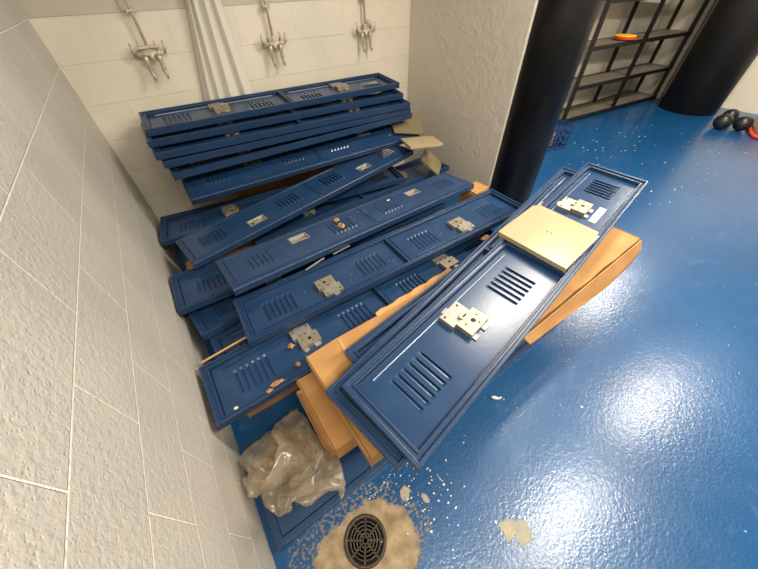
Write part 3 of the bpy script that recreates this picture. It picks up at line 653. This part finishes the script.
# ------------------------------------------------------------------ plastic bag: a collapsed pouch of two sheets, open at one end
# x, y, z in millimetres; 2 sheets x 21 columns x 25 rows
BAG = [
    306, 262, 49, 299, 299, 58, 309, 331, 78, 292, 331, 96, 299, 368, 109, 265, 365, 102, 230, 369, 112, 191, 375, 119, 157, 382, 120, 162, 407, 109,
    157, 390, 126, 145, 373, 124, 116, 364, 126, 90, 356, 114, 72, 364, 87, 73, 400, 72, 76, 441, 65, 82, 479, 56, 95, 510, 52, 110, 538, 51,
    129, 559, 53, 138, 575, 49, 156, 604, 50, 173, 636, 50, 189, 667, 49, 325, 269, 72, 319, 300, 81, 316, 333, 80, 305, 350, 100, 286, 363, 89,
    277, 390, 108, 246, 389, 103, 211, 395, 104, 173, 391, 98, 154, 398, 113, 126, 398, 127, 114, 376, 109, 118, 358, 111, 106, 352, 90, 97, 374, 76,
    87, 397, 57, 106, 429, 49, 116, 463, 58, 128, 491, 62, 141, 510, 57, 154, 530, 50, 170, 555, 58, 188, 586, 50, 206, 619, 50, 222, 654, 51,
    337, 285, 90, 331, 314, 76, 331, 333, 102, 309, 357, 99, 306, 386, 87, 276, 380, 87, 257, 375, 85, 226, 374, 101, 187, 379, 108, 151, 372, 105,
    124, 391, 102, 112, 374, 90, 140, 354, 90, 126, 360, 69, 99, 369, 54, 117, 399, 60, 132, 421, 60, 147, 450, 49, 157, 477, 48, 173, 499, 56,
    187, 516, 57, 204, 538, 54, 223, 570, 49, 241, 604, 49, 258, 639, 53, 348, 305, 101, 355, 333, 80, 332, 345, 78, 316, 371, 86, 308, 366, 75,
    286, 368, 69, 270, 358, 93, 233, 350, 91, 198, 355, 96, 165, 360, 109, 144, 381, 109, 141, 372, 109, 139, 371, 80, 116, 382, 69, 112, 387, 57,
    133, 405, 57, 159, 417, 57, 169, 446, 59, 189, 467, 48, 200, 482, 50, 217, 504, 50, 237, 527, 48, 256, 557, 49, 275, 590, 52, 290, 622, 61,
    365, 327, 112, 342, 344, 95, 334, 362, 85, 336, 383, 68, 321, 367, 66, 299, 345, 67, 281, 342, 79, 247, 330, 88, 206, 326, 90, 168, 343, 91,
    157, 365, 88, 135, 390, 92, 127, 385, 87, 133, 378, 83, 126, 401, 72, 140, 395, 59, 171, 417, 57, 193, 437, 51, 210, 459, 59, 227, 478, 48,
    247, 492, 46, 267, 519, 47, 287, 546, 53, 306, 577, 48, 311, 598, 73, 374, 357, 122, 340, 366, 110, 352, 379, 95, 354, 373, 73, 337, 353, 66,
    313, 345, 59, 288, 330, 62, 251, 327, 62, 211, 326, 62, 173, 338, 61, 161, 370, 71, 165, 373, 96, 143, 392, 101, 145, 406, 74, 149, 385, 71,
    149, 385, 61, 177, 397, 56, 204, 421, 48, 231, 443, 55, 252, 467, 55, 272, 484, 54, 293, 508, 49, 314, 534, 53, 310, 559, 55, 308, 576, 76,
    379, 390, 121, 357, 395, 122, 357, 386, 105, 360, 376, 77, 352, 365, 55, 321, 358, 50, 288, 353, 51, 253, 352, 49, 224, 342, 66, 200, 364, 52,
    190, 374, 57, 179, 371, 80, 167, 398, 97, 152, 412, 86, 150, 410, 62, 157, 399, 59, 183, 392, 67, 212, 409, 64, 244, 426, 63, 268, 452, 67,
    285, 476, 62, 298, 504, 71, 305, 535, 74, 304, 555, 72, 289, 577, 61, 373, 417, 130, 352, 422, 108, 340, 399, 100, 349, 394, 72, 350, 398, 51,
    321, 388, 59, 290, 376, 64, 266, 355, 65, 248, 361, 66, 233, 384, 49, 217, 398, 71, 215, 386, 87, 195, 409, 75, 175, 417, 91, 158, 415, 92,
    134, 420, 70, 176, 424, 71, 204, 427, 73, 226, 447, 76, 245, 468, 61, 270, 480, 60, 283, 510, 61, 290, 540, 59, 280, 568, 60, 293, 590, 72,
    358, 440, 138, 342, 426, 116, 333, 426, 87, 321, 411, 72, 342, 432, 55, 313, 417, 55, 288, 403, 58, 284, 382, 79, 256, 389, 89, 266, 386, 66,
    251, 408, 56, 226, 421, 73, 196, 419, 82, 187, 420, 101, 160, 442, 93, 145, 436, 81, 151, 433, 62, 175, 447, 80, 202, 469, 86, 228, 491, 74,
    248, 493, 58, 269, 517, 56, 261, 542, 65, 280, 550, 64, 300, 561, 86, 345, 459, 129, 328, 448, 115, 308, 436, 98, 304, 435, 83, 324, 454, 75,
    304, 451, 60, 288, 431, 70, 294, 416, 98, 271, 405, 97, 267, 396, 95, 249, 397, 83, 238, 420, 75, 217, 448, 87, 195, 436, 104, 162, 443, 101,
    139, 435, 107, 154, 446, 84, 157, 457, 59, 191, 469, 59, 205, 486, 67, 225, 508, 70, 243, 518, 71, 253, 535, 65, 276, 541, 85, 287, 559, 93,
    340, 472, 112, 317, 463, 107, 294, 442, 119, 292, 460, 97, 310, 475, 84, 300, 477, 80, 280, 466, 81, 274, 447, 90, 269, 439, 87, 251, 421, 72,
    258, 417, 104, 244, 426, 102, 223, 434, 99, 204, 442, 111, 176, 441, 121, 174, 451, 104, 176, 464, 81, 161, 491, 71, 169, 484, 65, 192, 500, 65,
    197, 516, 90, 218, 540, 75, 246, 558, 70, 262, 565, 75, 288, 583, 83, 329, 486, 94, 299, 467, 109, 286, 467, 128, 284, 482, 118, 295, 492, 101,
    290, 507, 89, 275, 496, 98, 272, 482, 80, 249, 459, 67, 234, 445, 91, 249, 442, 115, 224, 424, 123, 217, 411, 112, 203, 443, 120, 197, 460, 121,
    196, 478, 101, 190, 488, 87, 169, 496, 96, 158, 512, 79, 185, 508, 75, 195, 515, 63, 209, 538, 60, 235, 567, 57, 264, 582, 60, 279, 605, 83,
    309, 501, 104, 287, 489, 121, 279, 496, 135, 262, 502, 109, 282, 522, 102, 296, 533, 95, 277, 521, 77, 245, 507, 73, 235, 477, 86, 253, 467, 100,
    240, 451, 127, 248, 419, 129, 220, 424, 135, 207, 450, 132, 215, 462, 113, 213, 484, 112, 196, 500, 114, 189, 522, 102, 177, 519, 96,
    169, 537, 78, 176, 537, 64, 205, 554, 76, 222, 577, 58, 252, 603, 67, 279, 625, 69, 318, 512, 112, 295, 518, 113, 269, 527, 133, 249, 530, 109,
    268, 550, 108, 268, 545, 97, 248, 525, 85, 231, 521, 96, 231, 491, 110, 255, 482, 117, 260, 459, 133, 250, 431, 151, 225, 440, 152, 208, 463, 135,
    196, 474, 128, 186, 499, 122, 199, 516, 134, 193, 535, 117, 171, 540, 108, 156, 529, 95, 169, 557, 81, 194, 571, 79, 210, 598, 59, 240, 622, 60,
    266, 646, 60, 326, 541, 108, 288, 550, 110, 267, 559, 124, 241, 560, 105, 263, 572, 92, 248, 552, 87, 228, 541, 90, 232, 526, 115, 230, 509, 131,
    239, 491, 134, 262, 473, 152, 247, 449, 167, 238, 458, 152, 225, 484, 131, 199, 496, 143, 180, 517, 141, 189, 532, 142, 178, 552, 136,
    154, 544, 127, 147, 541, 110, 164, 569, 100, 199, 588, 95, 200, 617, 69, 228, 645, 59, 248, 666, 54, 326, 574, 89, 298, 586, 108, 264, 592, 115,
    252, 585, 96, 244, 573, 75, 233, 554, 93, 209, 548, 100, 217, 546, 123, 233, 526, 147, 230, 502, 153, 257, 487, 170, 244, 458, 181, 229, 479, 159,
    207, 488, 149, 209, 514, 154, 183, 524, 161, 164, 525, 149, 158, 551, 155, 139, 540, 144, 130, 558, 121, 162, 581, 117, 191, 608, 107,
    198, 640, 81, 211, 668, 60, 224, 685, 50, 325, 608, 75, 297, 621, 99, 262, 624, 105, 249, 608, 79, 224, 591, 83, 231, 576, 108, 208, 561, 119,
    211, 553, 130, 239, 545, 152, 223, 519, 170, 245, 504, 188, 231, 477, 199, 211, 465, 178, 202, 491, 163, 182, 497, 146, 162, 503, 164,
    150, 528, 169, 133, 539, 166, 136, 556, 160, 144, 567, 143, 152, 607, 127, 170, 627, 118, 185, 661, 96, 192, 690, 75, 190, 696, 49, 321, 643, 64,
    293, 654, 88, 259, 650, 91, 232, 635, 75, 226, 618, 97, 217, 598, 120, 188, 578, 127, 198, 565, 150, 229, 567, 167, 229, 541, 187, 228, 525, 202,
    224, 501, 197, 206, 488, 183, 184, 471, 174, 159, 488, 161, 136, 503, 158, 125, 523, 175, 129, 536, 177, 126, 560, 173, 133, 593, 156,
    118, 613, 124, 144, 649, 131, 153, 677, 105, 153, 694, 78, 150, 703, 53, 319, 677, 55, 288, 685, 76, 252, 676, 75, 221, 663, 84, 220, 645, 113,
    195, 622, 126, 176, 600, 146, 183, 582, 171, 213, 587, 185, 214, 565, 193, 206, 544, 200, 204, 520, 184, 193, 507, 185, 170, 480, 188,
    150, 499, 172, 123, 495, 175, 118, 522, 191, 122, 546, 202, 112, 578, 194, 104, 606, 169, 94, 629, 145, 109, 662, 135, 113, 671, 103,
    112, 688, 79, 110, 692, 54, 317, 709, 50, 280, 710, 59, 246, 706, 76, 219, 693, 98, 199, 671, 119, 184, 649, 142, 174, 625, 166, 167, 603, 190,
    193, 604, 202, 193, 587, 198, 192, 566, 183, 185, 541, 172, 174, 511, 169, 159, 505, 194, 134, 488, 186, 123, 510, 190, 115, 521, 212,
    101, 548, 214, 85, 581, 202, 74, 613, 183, 72, 633, 155, 72, 653, 132, 73, 664, 105, 72, 681, 83, 71, 683, 58, 314, 739, 50, 286, 734, 71,
    262, 721, 95, 237, 707, 119, 212, 692, 141, 186, 676, 162, 177, 652, 186, 172, 630, 209, 169, 606, 225, 169, 580, 217, 172, 559, 201,
    190, 544, 189, 181, 519, 182, 156, 508, 206, 140, 479, 195, 118, 491, 203, 96, 511, 223, 77, 540, 208, 61, 569, 193, 48, 597, 176, 39, 625, 156,
    36, 647, 135, 36, 662, 112, 35, 674, 89, 36, 672, 63, 306, 262, 49, 299, 299, 58, 309, 331, 78, 292, 331, 96, 299, 368, 109, 265, 365, 102,
    230, 369, 112, 191, 375, 119, 157, 382, 120, 162, 407, 109, 157, 390, 126, 145, 373, 124, 116, 364, 126, 90, 356, 114, 72, 364, 87, 73, 400, 72,
    76, 441, 65, 82, 479, 56, 95, 510, 52, 110, 538, 51, 129, 559, 53, 138, 575, 49, 156, 604, 50, 173, 636, 50, 189, 667, 49, 325, 269, 72,
    306, 287, 83, 309, 290, 90, 320, 318, 101, 297, 334, 119, 276, 371, 127, 243, 391, 117, 204, 406, 108, 157, 416, 106, 116, 411, 107, 99, 392, 107,
    90, 367, 102, 83, 373, 96, 86, 368, 86, 59, 388, 94, 40, 405, 90, 39, 434, 75, 50, 469, 70, 63, 507, 70, 79, 542, 74, 82, 574, 62, 93, 602, 61,
    113, 622, 63, 123, 647, 49, 144, 677, 52, 337, 285, 90, 327, 285, 107, 325, 313, 116, 297, 310, 119, 275, 322, 118, 246, 348, 120, 230, 379, 142,
    190, 392, 136, 149, 398, 128, 112, 390, 128, 80, 399, 125, 90, 398, 99, 110, 384, 89, 86, 397, 80, 79, 408, 102, 54, 427, 103, 42, 450, 83,
    43, 484, 89, 58, 522, 87, 74, 559, 84, 92, 585, 73, 105, 610, 80, 122, 634, 80, 144, 652, 72, 146, 679, 62, 348, 305, 101, 337, 313, 128,
    307, 318, 129, 294, 320, 150, 272, 323, 147, 235, 331, 149, 203, 356, 157, 176, 371, 157, 134, 375, 150, 123, 409, 137, 104, 420, 124,
    100, 412, 98, 108, 408, 87, 97, 410, 77, 82, 427, 92, 75, 444, 96, 66, 470, 86, 68, 490, 87, 84, 526, 93, 98, 563, 85, 111, 587, 67, 128, 613, 69,
    149, 630, 79, 162, 656, 72, 166, 684, 60, 365, 327, 112, 333, 349, 124, 310, 351, 145, 294, 345, 163, 269, 333, 170, 235, 335, 182, 198, 345, 186,
    165, 367, 184, 136, 394, 175, 116, 417, 155, 101, 429, 128, 96, 437, 102, 115, 429, 83, 112, 431, 68, 93, 446, 77, 79, 453, 93, 80, 469, 87,
    83, 499, 70, 100, 525, 70, 122, 557, 73, 139, 586, 67, 153, 612, 60, 173, 631, 69, 183, 655, 59, 193, 684, 55, 374, 357, 122, 342, 375, 140,
    317, 378, 161, 285, 375, 154, 269, 366, 181, 243, 357, 203, 208, 369, 205, 181, 378, 184, 162, 401, 171, 142, 423, 153, 125, 423, 127,
    116, 448, 111, 119, 455, 86, 130, 455, 70, 118, 464, 86, 103, 465, 105, 88, 489, 99, 105, 510, 78, 125, 525, 59, 148, 546, 63, 164, 581, 63,
    180, 608, 64, 190, 635, 69, 183, 659, 73, 174, 684, 70, 379, 390, 121, 351, 401, 151, 324, 399, 150, 308, 378, 172, 280, 373, 192, 255, 381, 214,
    225, 391, 201, 201, 381, 181, 180, 389, 160, 163, 405, 149, 150, 426, 130, 134, 449, 125, 141, 456, 99, 144, 476, 85, 122, 489, 90, 135, 481, 108,
    120, 493, 97, 125, 503, 102, 146, 526, 83, 146, 548, 91, 159, 584, 84, 169, 611, 80, 179, 635, 91, 173, 660, 93, 154, 679, 84, 373, 417, 130,
    337, 406, 136, 329, 416, 158, 305, 395, 172, 302, 382, 201, 271, 399, 205, 245, 382, 192, 219, 380, 173, 201, 397, 169, 186, 417, 156,
    164, 417, 149, 151, 434, 130, 167, 458, 109, 162, 486, 95, 144, 513, 106, 141, 489, 118, 129, 515, 106, 131, 539, 113, 114, 543, 101,
    129, 564, 86, 130, 595, 97, 145, 607, 99, 150, 636, 95, 149, 658, 96, 140, 674, 82, 358, 440, 138, 323, 426, 124, 312, 434, 152, 314, 419, 176,
    322, 399, 199, 291, 399, 192, 261, 393, 179, 232, 390, 185, 205, 401, 177, 186, 421, 168, 180, 428, 161, 178, 445, 135, 151, 464, 123,
    148, 483, 119, 156, 511, 134, 125, 517, 133, 111, 515, 117, 98, 515, 106, 89, 539, 117, 89, 563, 94, 105, 593, 101, 119, 608, 116, 123, 632, 102,
    127, 644, 87, 124, 658, 71, 345, 459, 129, 315, 455, 118, 313, 459, 148, 331, 441, 171, 330, 426, 197, 302, 419, 186, 271, 410, 193,
    242, 406, 198, 212, 405, 197, 183, 412, 187, 166, 437, 175, 159, 447, 147, 165, 481, 139, 165, 493, 139, 128, 493, 148, 106, 494, 135,
    85, 496, 122, 80, 506, 107, 67, 524, 113, 85, 560, 121, 85, 590, 119, 85, 604, 108, 91, 632, 102, 97, 633, 81, 104, 638, 60, 340, 472, 112,
    316, 481, 118, 332, 470, 137, 339, 462, 164, 335, 453, 194, 307, 445, 197, 287, 426, 210, 255, 429, 206, 229, 423, 193, 213, 429, 184,
    201, 437, 167, 187, 459, 146, 176, 468, 150, 146, 470, 151, 125, 463, 139, 104, 470, 143, 89, 464, 121, 65, 486, 122, 80, 514, 129, 98, 541, 141,
    87, 579, 147, 65, 596, 126, 68, 606, 98, 71, 616, 73, 88, 609, 53, 329, 486, 94, 319, 488, 118, 341, 494, 135, 340, 490, 164, 336, 483, 191,
    314, 463, 190, 290, 444, 189, 261, 431, 189, 256, 414, 173, 242, 430, 164, 213, 438, 175, 203, 464, 174, 177, 452, 181, 151, 438, 164,
    121, 454, 158, 109, 436, 145, 76, 442, 139, 73, 471, 132, 87, 492, 146, 79, 523, 154, 61, 554, 145, 66, 559, 117, 73, 573, 103, 61, 579, 76,
    74, 575, 52, 309, 501, 104, 323, 509, 135, 341, 523, 139, 338, 519, 167, 324, 508, 188, 302, 492, 184, 279, 478, 192, 286, 454, 174,
    266, 445, 160, 256, 449, 181, 237, 439, 197, 211, 447, 209, 179, 429, 204, 156, 450, 191, 131, 434, 183, 101, 426, 171, 80, 446, 162,
    89, 463, 152, 74, 487, 140, 65, 508, 138, 56, 541, 144, 53, 543, 111, 56, 539, 106, 52, 541, 78, 71, 539, 54, 318, 512, 112, 311, 538, 137,
    337, 552, 145, 320, 544, 167, 307, 535, 187, 285, 521, 183, 291, 499, 169, 283, 477, 154, 269, 478, 178, 259, 474, 204, 229, 467, 218,
    205, 453, 237, 171, 454, 223, 156, 435, 219, 123, 428, 209, 93, 435, 194, 82, 453, 177, 65, 456, 150, 53, 476, 144, 44, 504, 149, 35, 525, 132,
    30, 522, 126, 31, 519, 94, 33, 530, 68, 56, 509, 58, 326, 541, 108, 305, 567, 130, 324, 577, 158, 318, 573, 173, 301, 553, 166, 284, 536, 156,
    281, 513, 143, 266, 506, 167, 270, 507, 198, 250, 502, 221, 228, 492, 243, 197, 489, 239, 169, 474, 237, 142, 451, 239, 113, 448, 225,
    88, 445, 203, 62, 447, 183, 44, 448, 160, 31, 479, 153, 27, 504, 157, 26, 538, 141, 15, 549, 117, 13, 539, 96, 26, 535, 64, 37, 534, 49,
    326, 574, 89, 318, 598, 122, 341, 598, 149, 309, 590, 150, 289, 568, 143, 275, 548, 135, 258, 534, 152, 256, 533, 182, 255, 534, 213,
    238, 528, 238, 214, 518, 258, 184, 506, 257, 155, 486, 257, 124, 469, 252, 94, 456, 236, 69, 445, 215, 45, 442, 192, 26, 456, 175, 20, 487, 163,
    9, 519, 154, 11, 557, 151, 29, 564, 119, 12, 570, 91, 34, 550, 68, 51, 538, 60, 325, 608, 75, 330, 626, 109, 327, 627, 141, 301, 609, 137,
    276, 587, 135, 254, 567, 141, 243, 556, 164, 240, 553, 195, 243, 557, 226, 223, 550, 250, 197, 539, 266, 169, 523, 256, 150, 497, 246,
    133, 466, 237, 103, 466, 218, 76, 465, 203, 57, 459, 180, 37, 477, 172, 28, 506, 177, 27, 532, 155, 34, 545, 141, 40, 579, 120, 22, 573, 92,
    50, 568, 74, 48, 560, 48, 321, 643, 64, 338, 654, 98, 310, 649, 127, 283, 629, 146, 263, 599, 151, 234, 583, 149, 235, 576, 178, 237, 573, 209,
    232, 574, 239, 205, 565, 254, 194, 536, 244, 170, 523, 233, 152, 495, 223, 139, 462, 219, 113, 451, 199, 84, 461, 182, 57, 472, 166, 58, 497, 181,
    47, 525, 165, 49, 549, 158, 53, 564, 126, 42, 587, 111, 14, 578, 88, 33, 577, 60, 51, 580, 49, 319, 677, 55, 321, 679, 92, 291, 663, 111,
    266, 635, 127, 247, 620, 153, 225, 599, 165, 239, 596, 190, 235, 594, 221, 214, 589, 243, 207, 559, 235, 198, 528, 232, 183, 513, 215,
    174, 479, 215, 155, 459, 197, 127, 466, 177, 99, 481, 164, 71, 498, 160, 65, 512, 171, 50, 542, 165, 42, 564, 156, 38, 583, 134, 18, 599, 110,
    15, 602, 81, 40, 601, 59, 70, 594, 51, 317, 709, 50, 304, 702, 84, 273, 676, 94, 248, 653, 115, 232, 644, 147, 217, 624, 174, 234, 623, 197,
    219, 611, 219, 226, 580, 225, 214, 552, 219, 194, 526, 221, 206, 506, 206, 181, 486, 197, 153, 474, 195, 121, 469, 186, 90, 487, 183,
    77, 514, 192, 74, 534, 175, 66, 566, 176, 49, 584, 157, 27, 603, 138, 11, 616, 109, 19, 627, 79, 49, 621, 69, 73, 620, 51, 314, 739, 50,
    286, 734, 71, 262, 721, 95, 237, 707, 119, 212, 692, 141, 186, 676, 162, 177, 652, 186, 172, 630, 209, 169, 606, 225, 169, 580, 217,
    172, 559, 201, 190, 544, 189, 181, 519, 182, 156, 508, 206, 140, 479, 195, 118, 491, 203, 96, 511, 223, 77, 540, 208, 61, 569, 193, 48, 597, 176,
    39, 625, 156, 36, 647, 135, 36, 662, 112, 35, 674, 89, 36, 672, 63,
]
def bag():
    NI, NJ = 21, 25; vs = []; fs = []; at = {}
    for s in (0, 1):
        for i in range(NI):
            for j in range(NJ):
                k = 3 * ((s * NI + i) * NJ + j)
                if s and (i in (0, NI - 1) or j == 0): at[s, i, j] = at[0, i, j]     # the seams
                else: at[s, i, j] = len(vs); vs.append((BAG[k] / 1000, BAG[k + 1] / 1000, BAG[k + 2] / 1000 + .009))
    for s in (0, 1):
        for i in range(NI - 1):
            for j in range(NJ - 1):
                f = [at[s, i, j], at[s, i + 1, j], at[s, i + 1, j + 1], at[s, i, j + 1]]; fs.append(f[::-1] if s else f)
    me = bpy.data.meshes.new('plastic_bag'); me.from_pydata(vs, [], fs); me.materials.append(M['bag'])
    me.polygons.foreach_set('use_smooth', [True] * len(fs)); o = bpy.data.objects.new('plastic_bag', me); COL.objects.link(o)
    ss = o.modifiers.new('smooth', 'SUBSURF'); ss.levels = ss.render_levels = 2
    tx = bpy.data.textures.new('crinkle', 'CLOUDS'); tx.noise_scale = .055; tx.noise_depth = 2; tx.cloud_type = 'GRAYSCALE'
    dm = o.modifiers.new('crinkle', 'DISPLACE'); dm.texture = tx; dm.texture_coords = 'LOCAL'; dm.strength = .026; dm.mid_level = .45
    return tag(o, 'crumpled clear plastic bag on the floor between block wall and cartons', 'bag')
bag()

# ------------------------------------------------------------------ lights
def area(name, loc, sx, sy, power, col, rot=(0, 0, 0)):
    l = bpy.data.lights.new(name, 'AREA'); l.shape = 'RECTANGLE'; l.size = sx; l.size_y = sy; l.energy = power; l.color = col
    o = bpy.data.objects.new(name, l); COL.objects.link(o); o.location = loc; o.rotation_euler = rot; return o
WARM = (1, .91, .775)
area('ceiling_tube_light', (2.20, -.72, H - .03), 1.25, .20, 72, WARM)
area('ceiling_tube_light', (4.30, -.62, H - .03), 1.25, .20, 72, WARM)
area('ceiling_tube_light', (2.75, .82, H - .03), 1.25, .20, 72, WARM)
area('ceiling_tube_light', (5.70, .82, H - .03), 1.25, .20, 72, WARM)
area('ceiling_tube_light', (.55, -.74, H - .03), 1.1, .20, 50, WARM)  # added fill without a known fixture, brightens the back wall and plaster
w = bpy.data.worlds.new('room_air'); scene.world = w; w.use_nodes = True
w.node_tree.nodes['Background'].inputs[0].default_value = (.5, .5, .5, 1); w.node_tree.nodes['Background'].inputs[1].default_value = .0

# ------------------------------------------------------------------ camera
cam = bpy.data.cameras.new('camera'); co = bpy.data.objects.new('camera', cam); COL.objects.link(co)
Rv, Uv, Fv = Vector((.82634215, -.56269903, -.02298811)), Vector((.4172435, .58429947, .69606177)), Vector((.37824134, .58477682, -.71761379))
m3 = Matrix((Rv, Uv, -Fv)).transposed(); co.matrix_world = Matrix.Translation((.337359, 0, 1.531807)) @ m3.to_4x4()
cam.sensor_fit = 'HORIZONTAL'; cam.sensor_width = 36; cam.lens = 298.824 / 758 * 36; cam.clip_start = .02
scene.camera = co
vs = scene.view_settings; vs.view_transform = 'Standard'; vs.look = 'None'; vs.gamma = 1; vs.exposure = .1; vs.use_curve_mapping = False
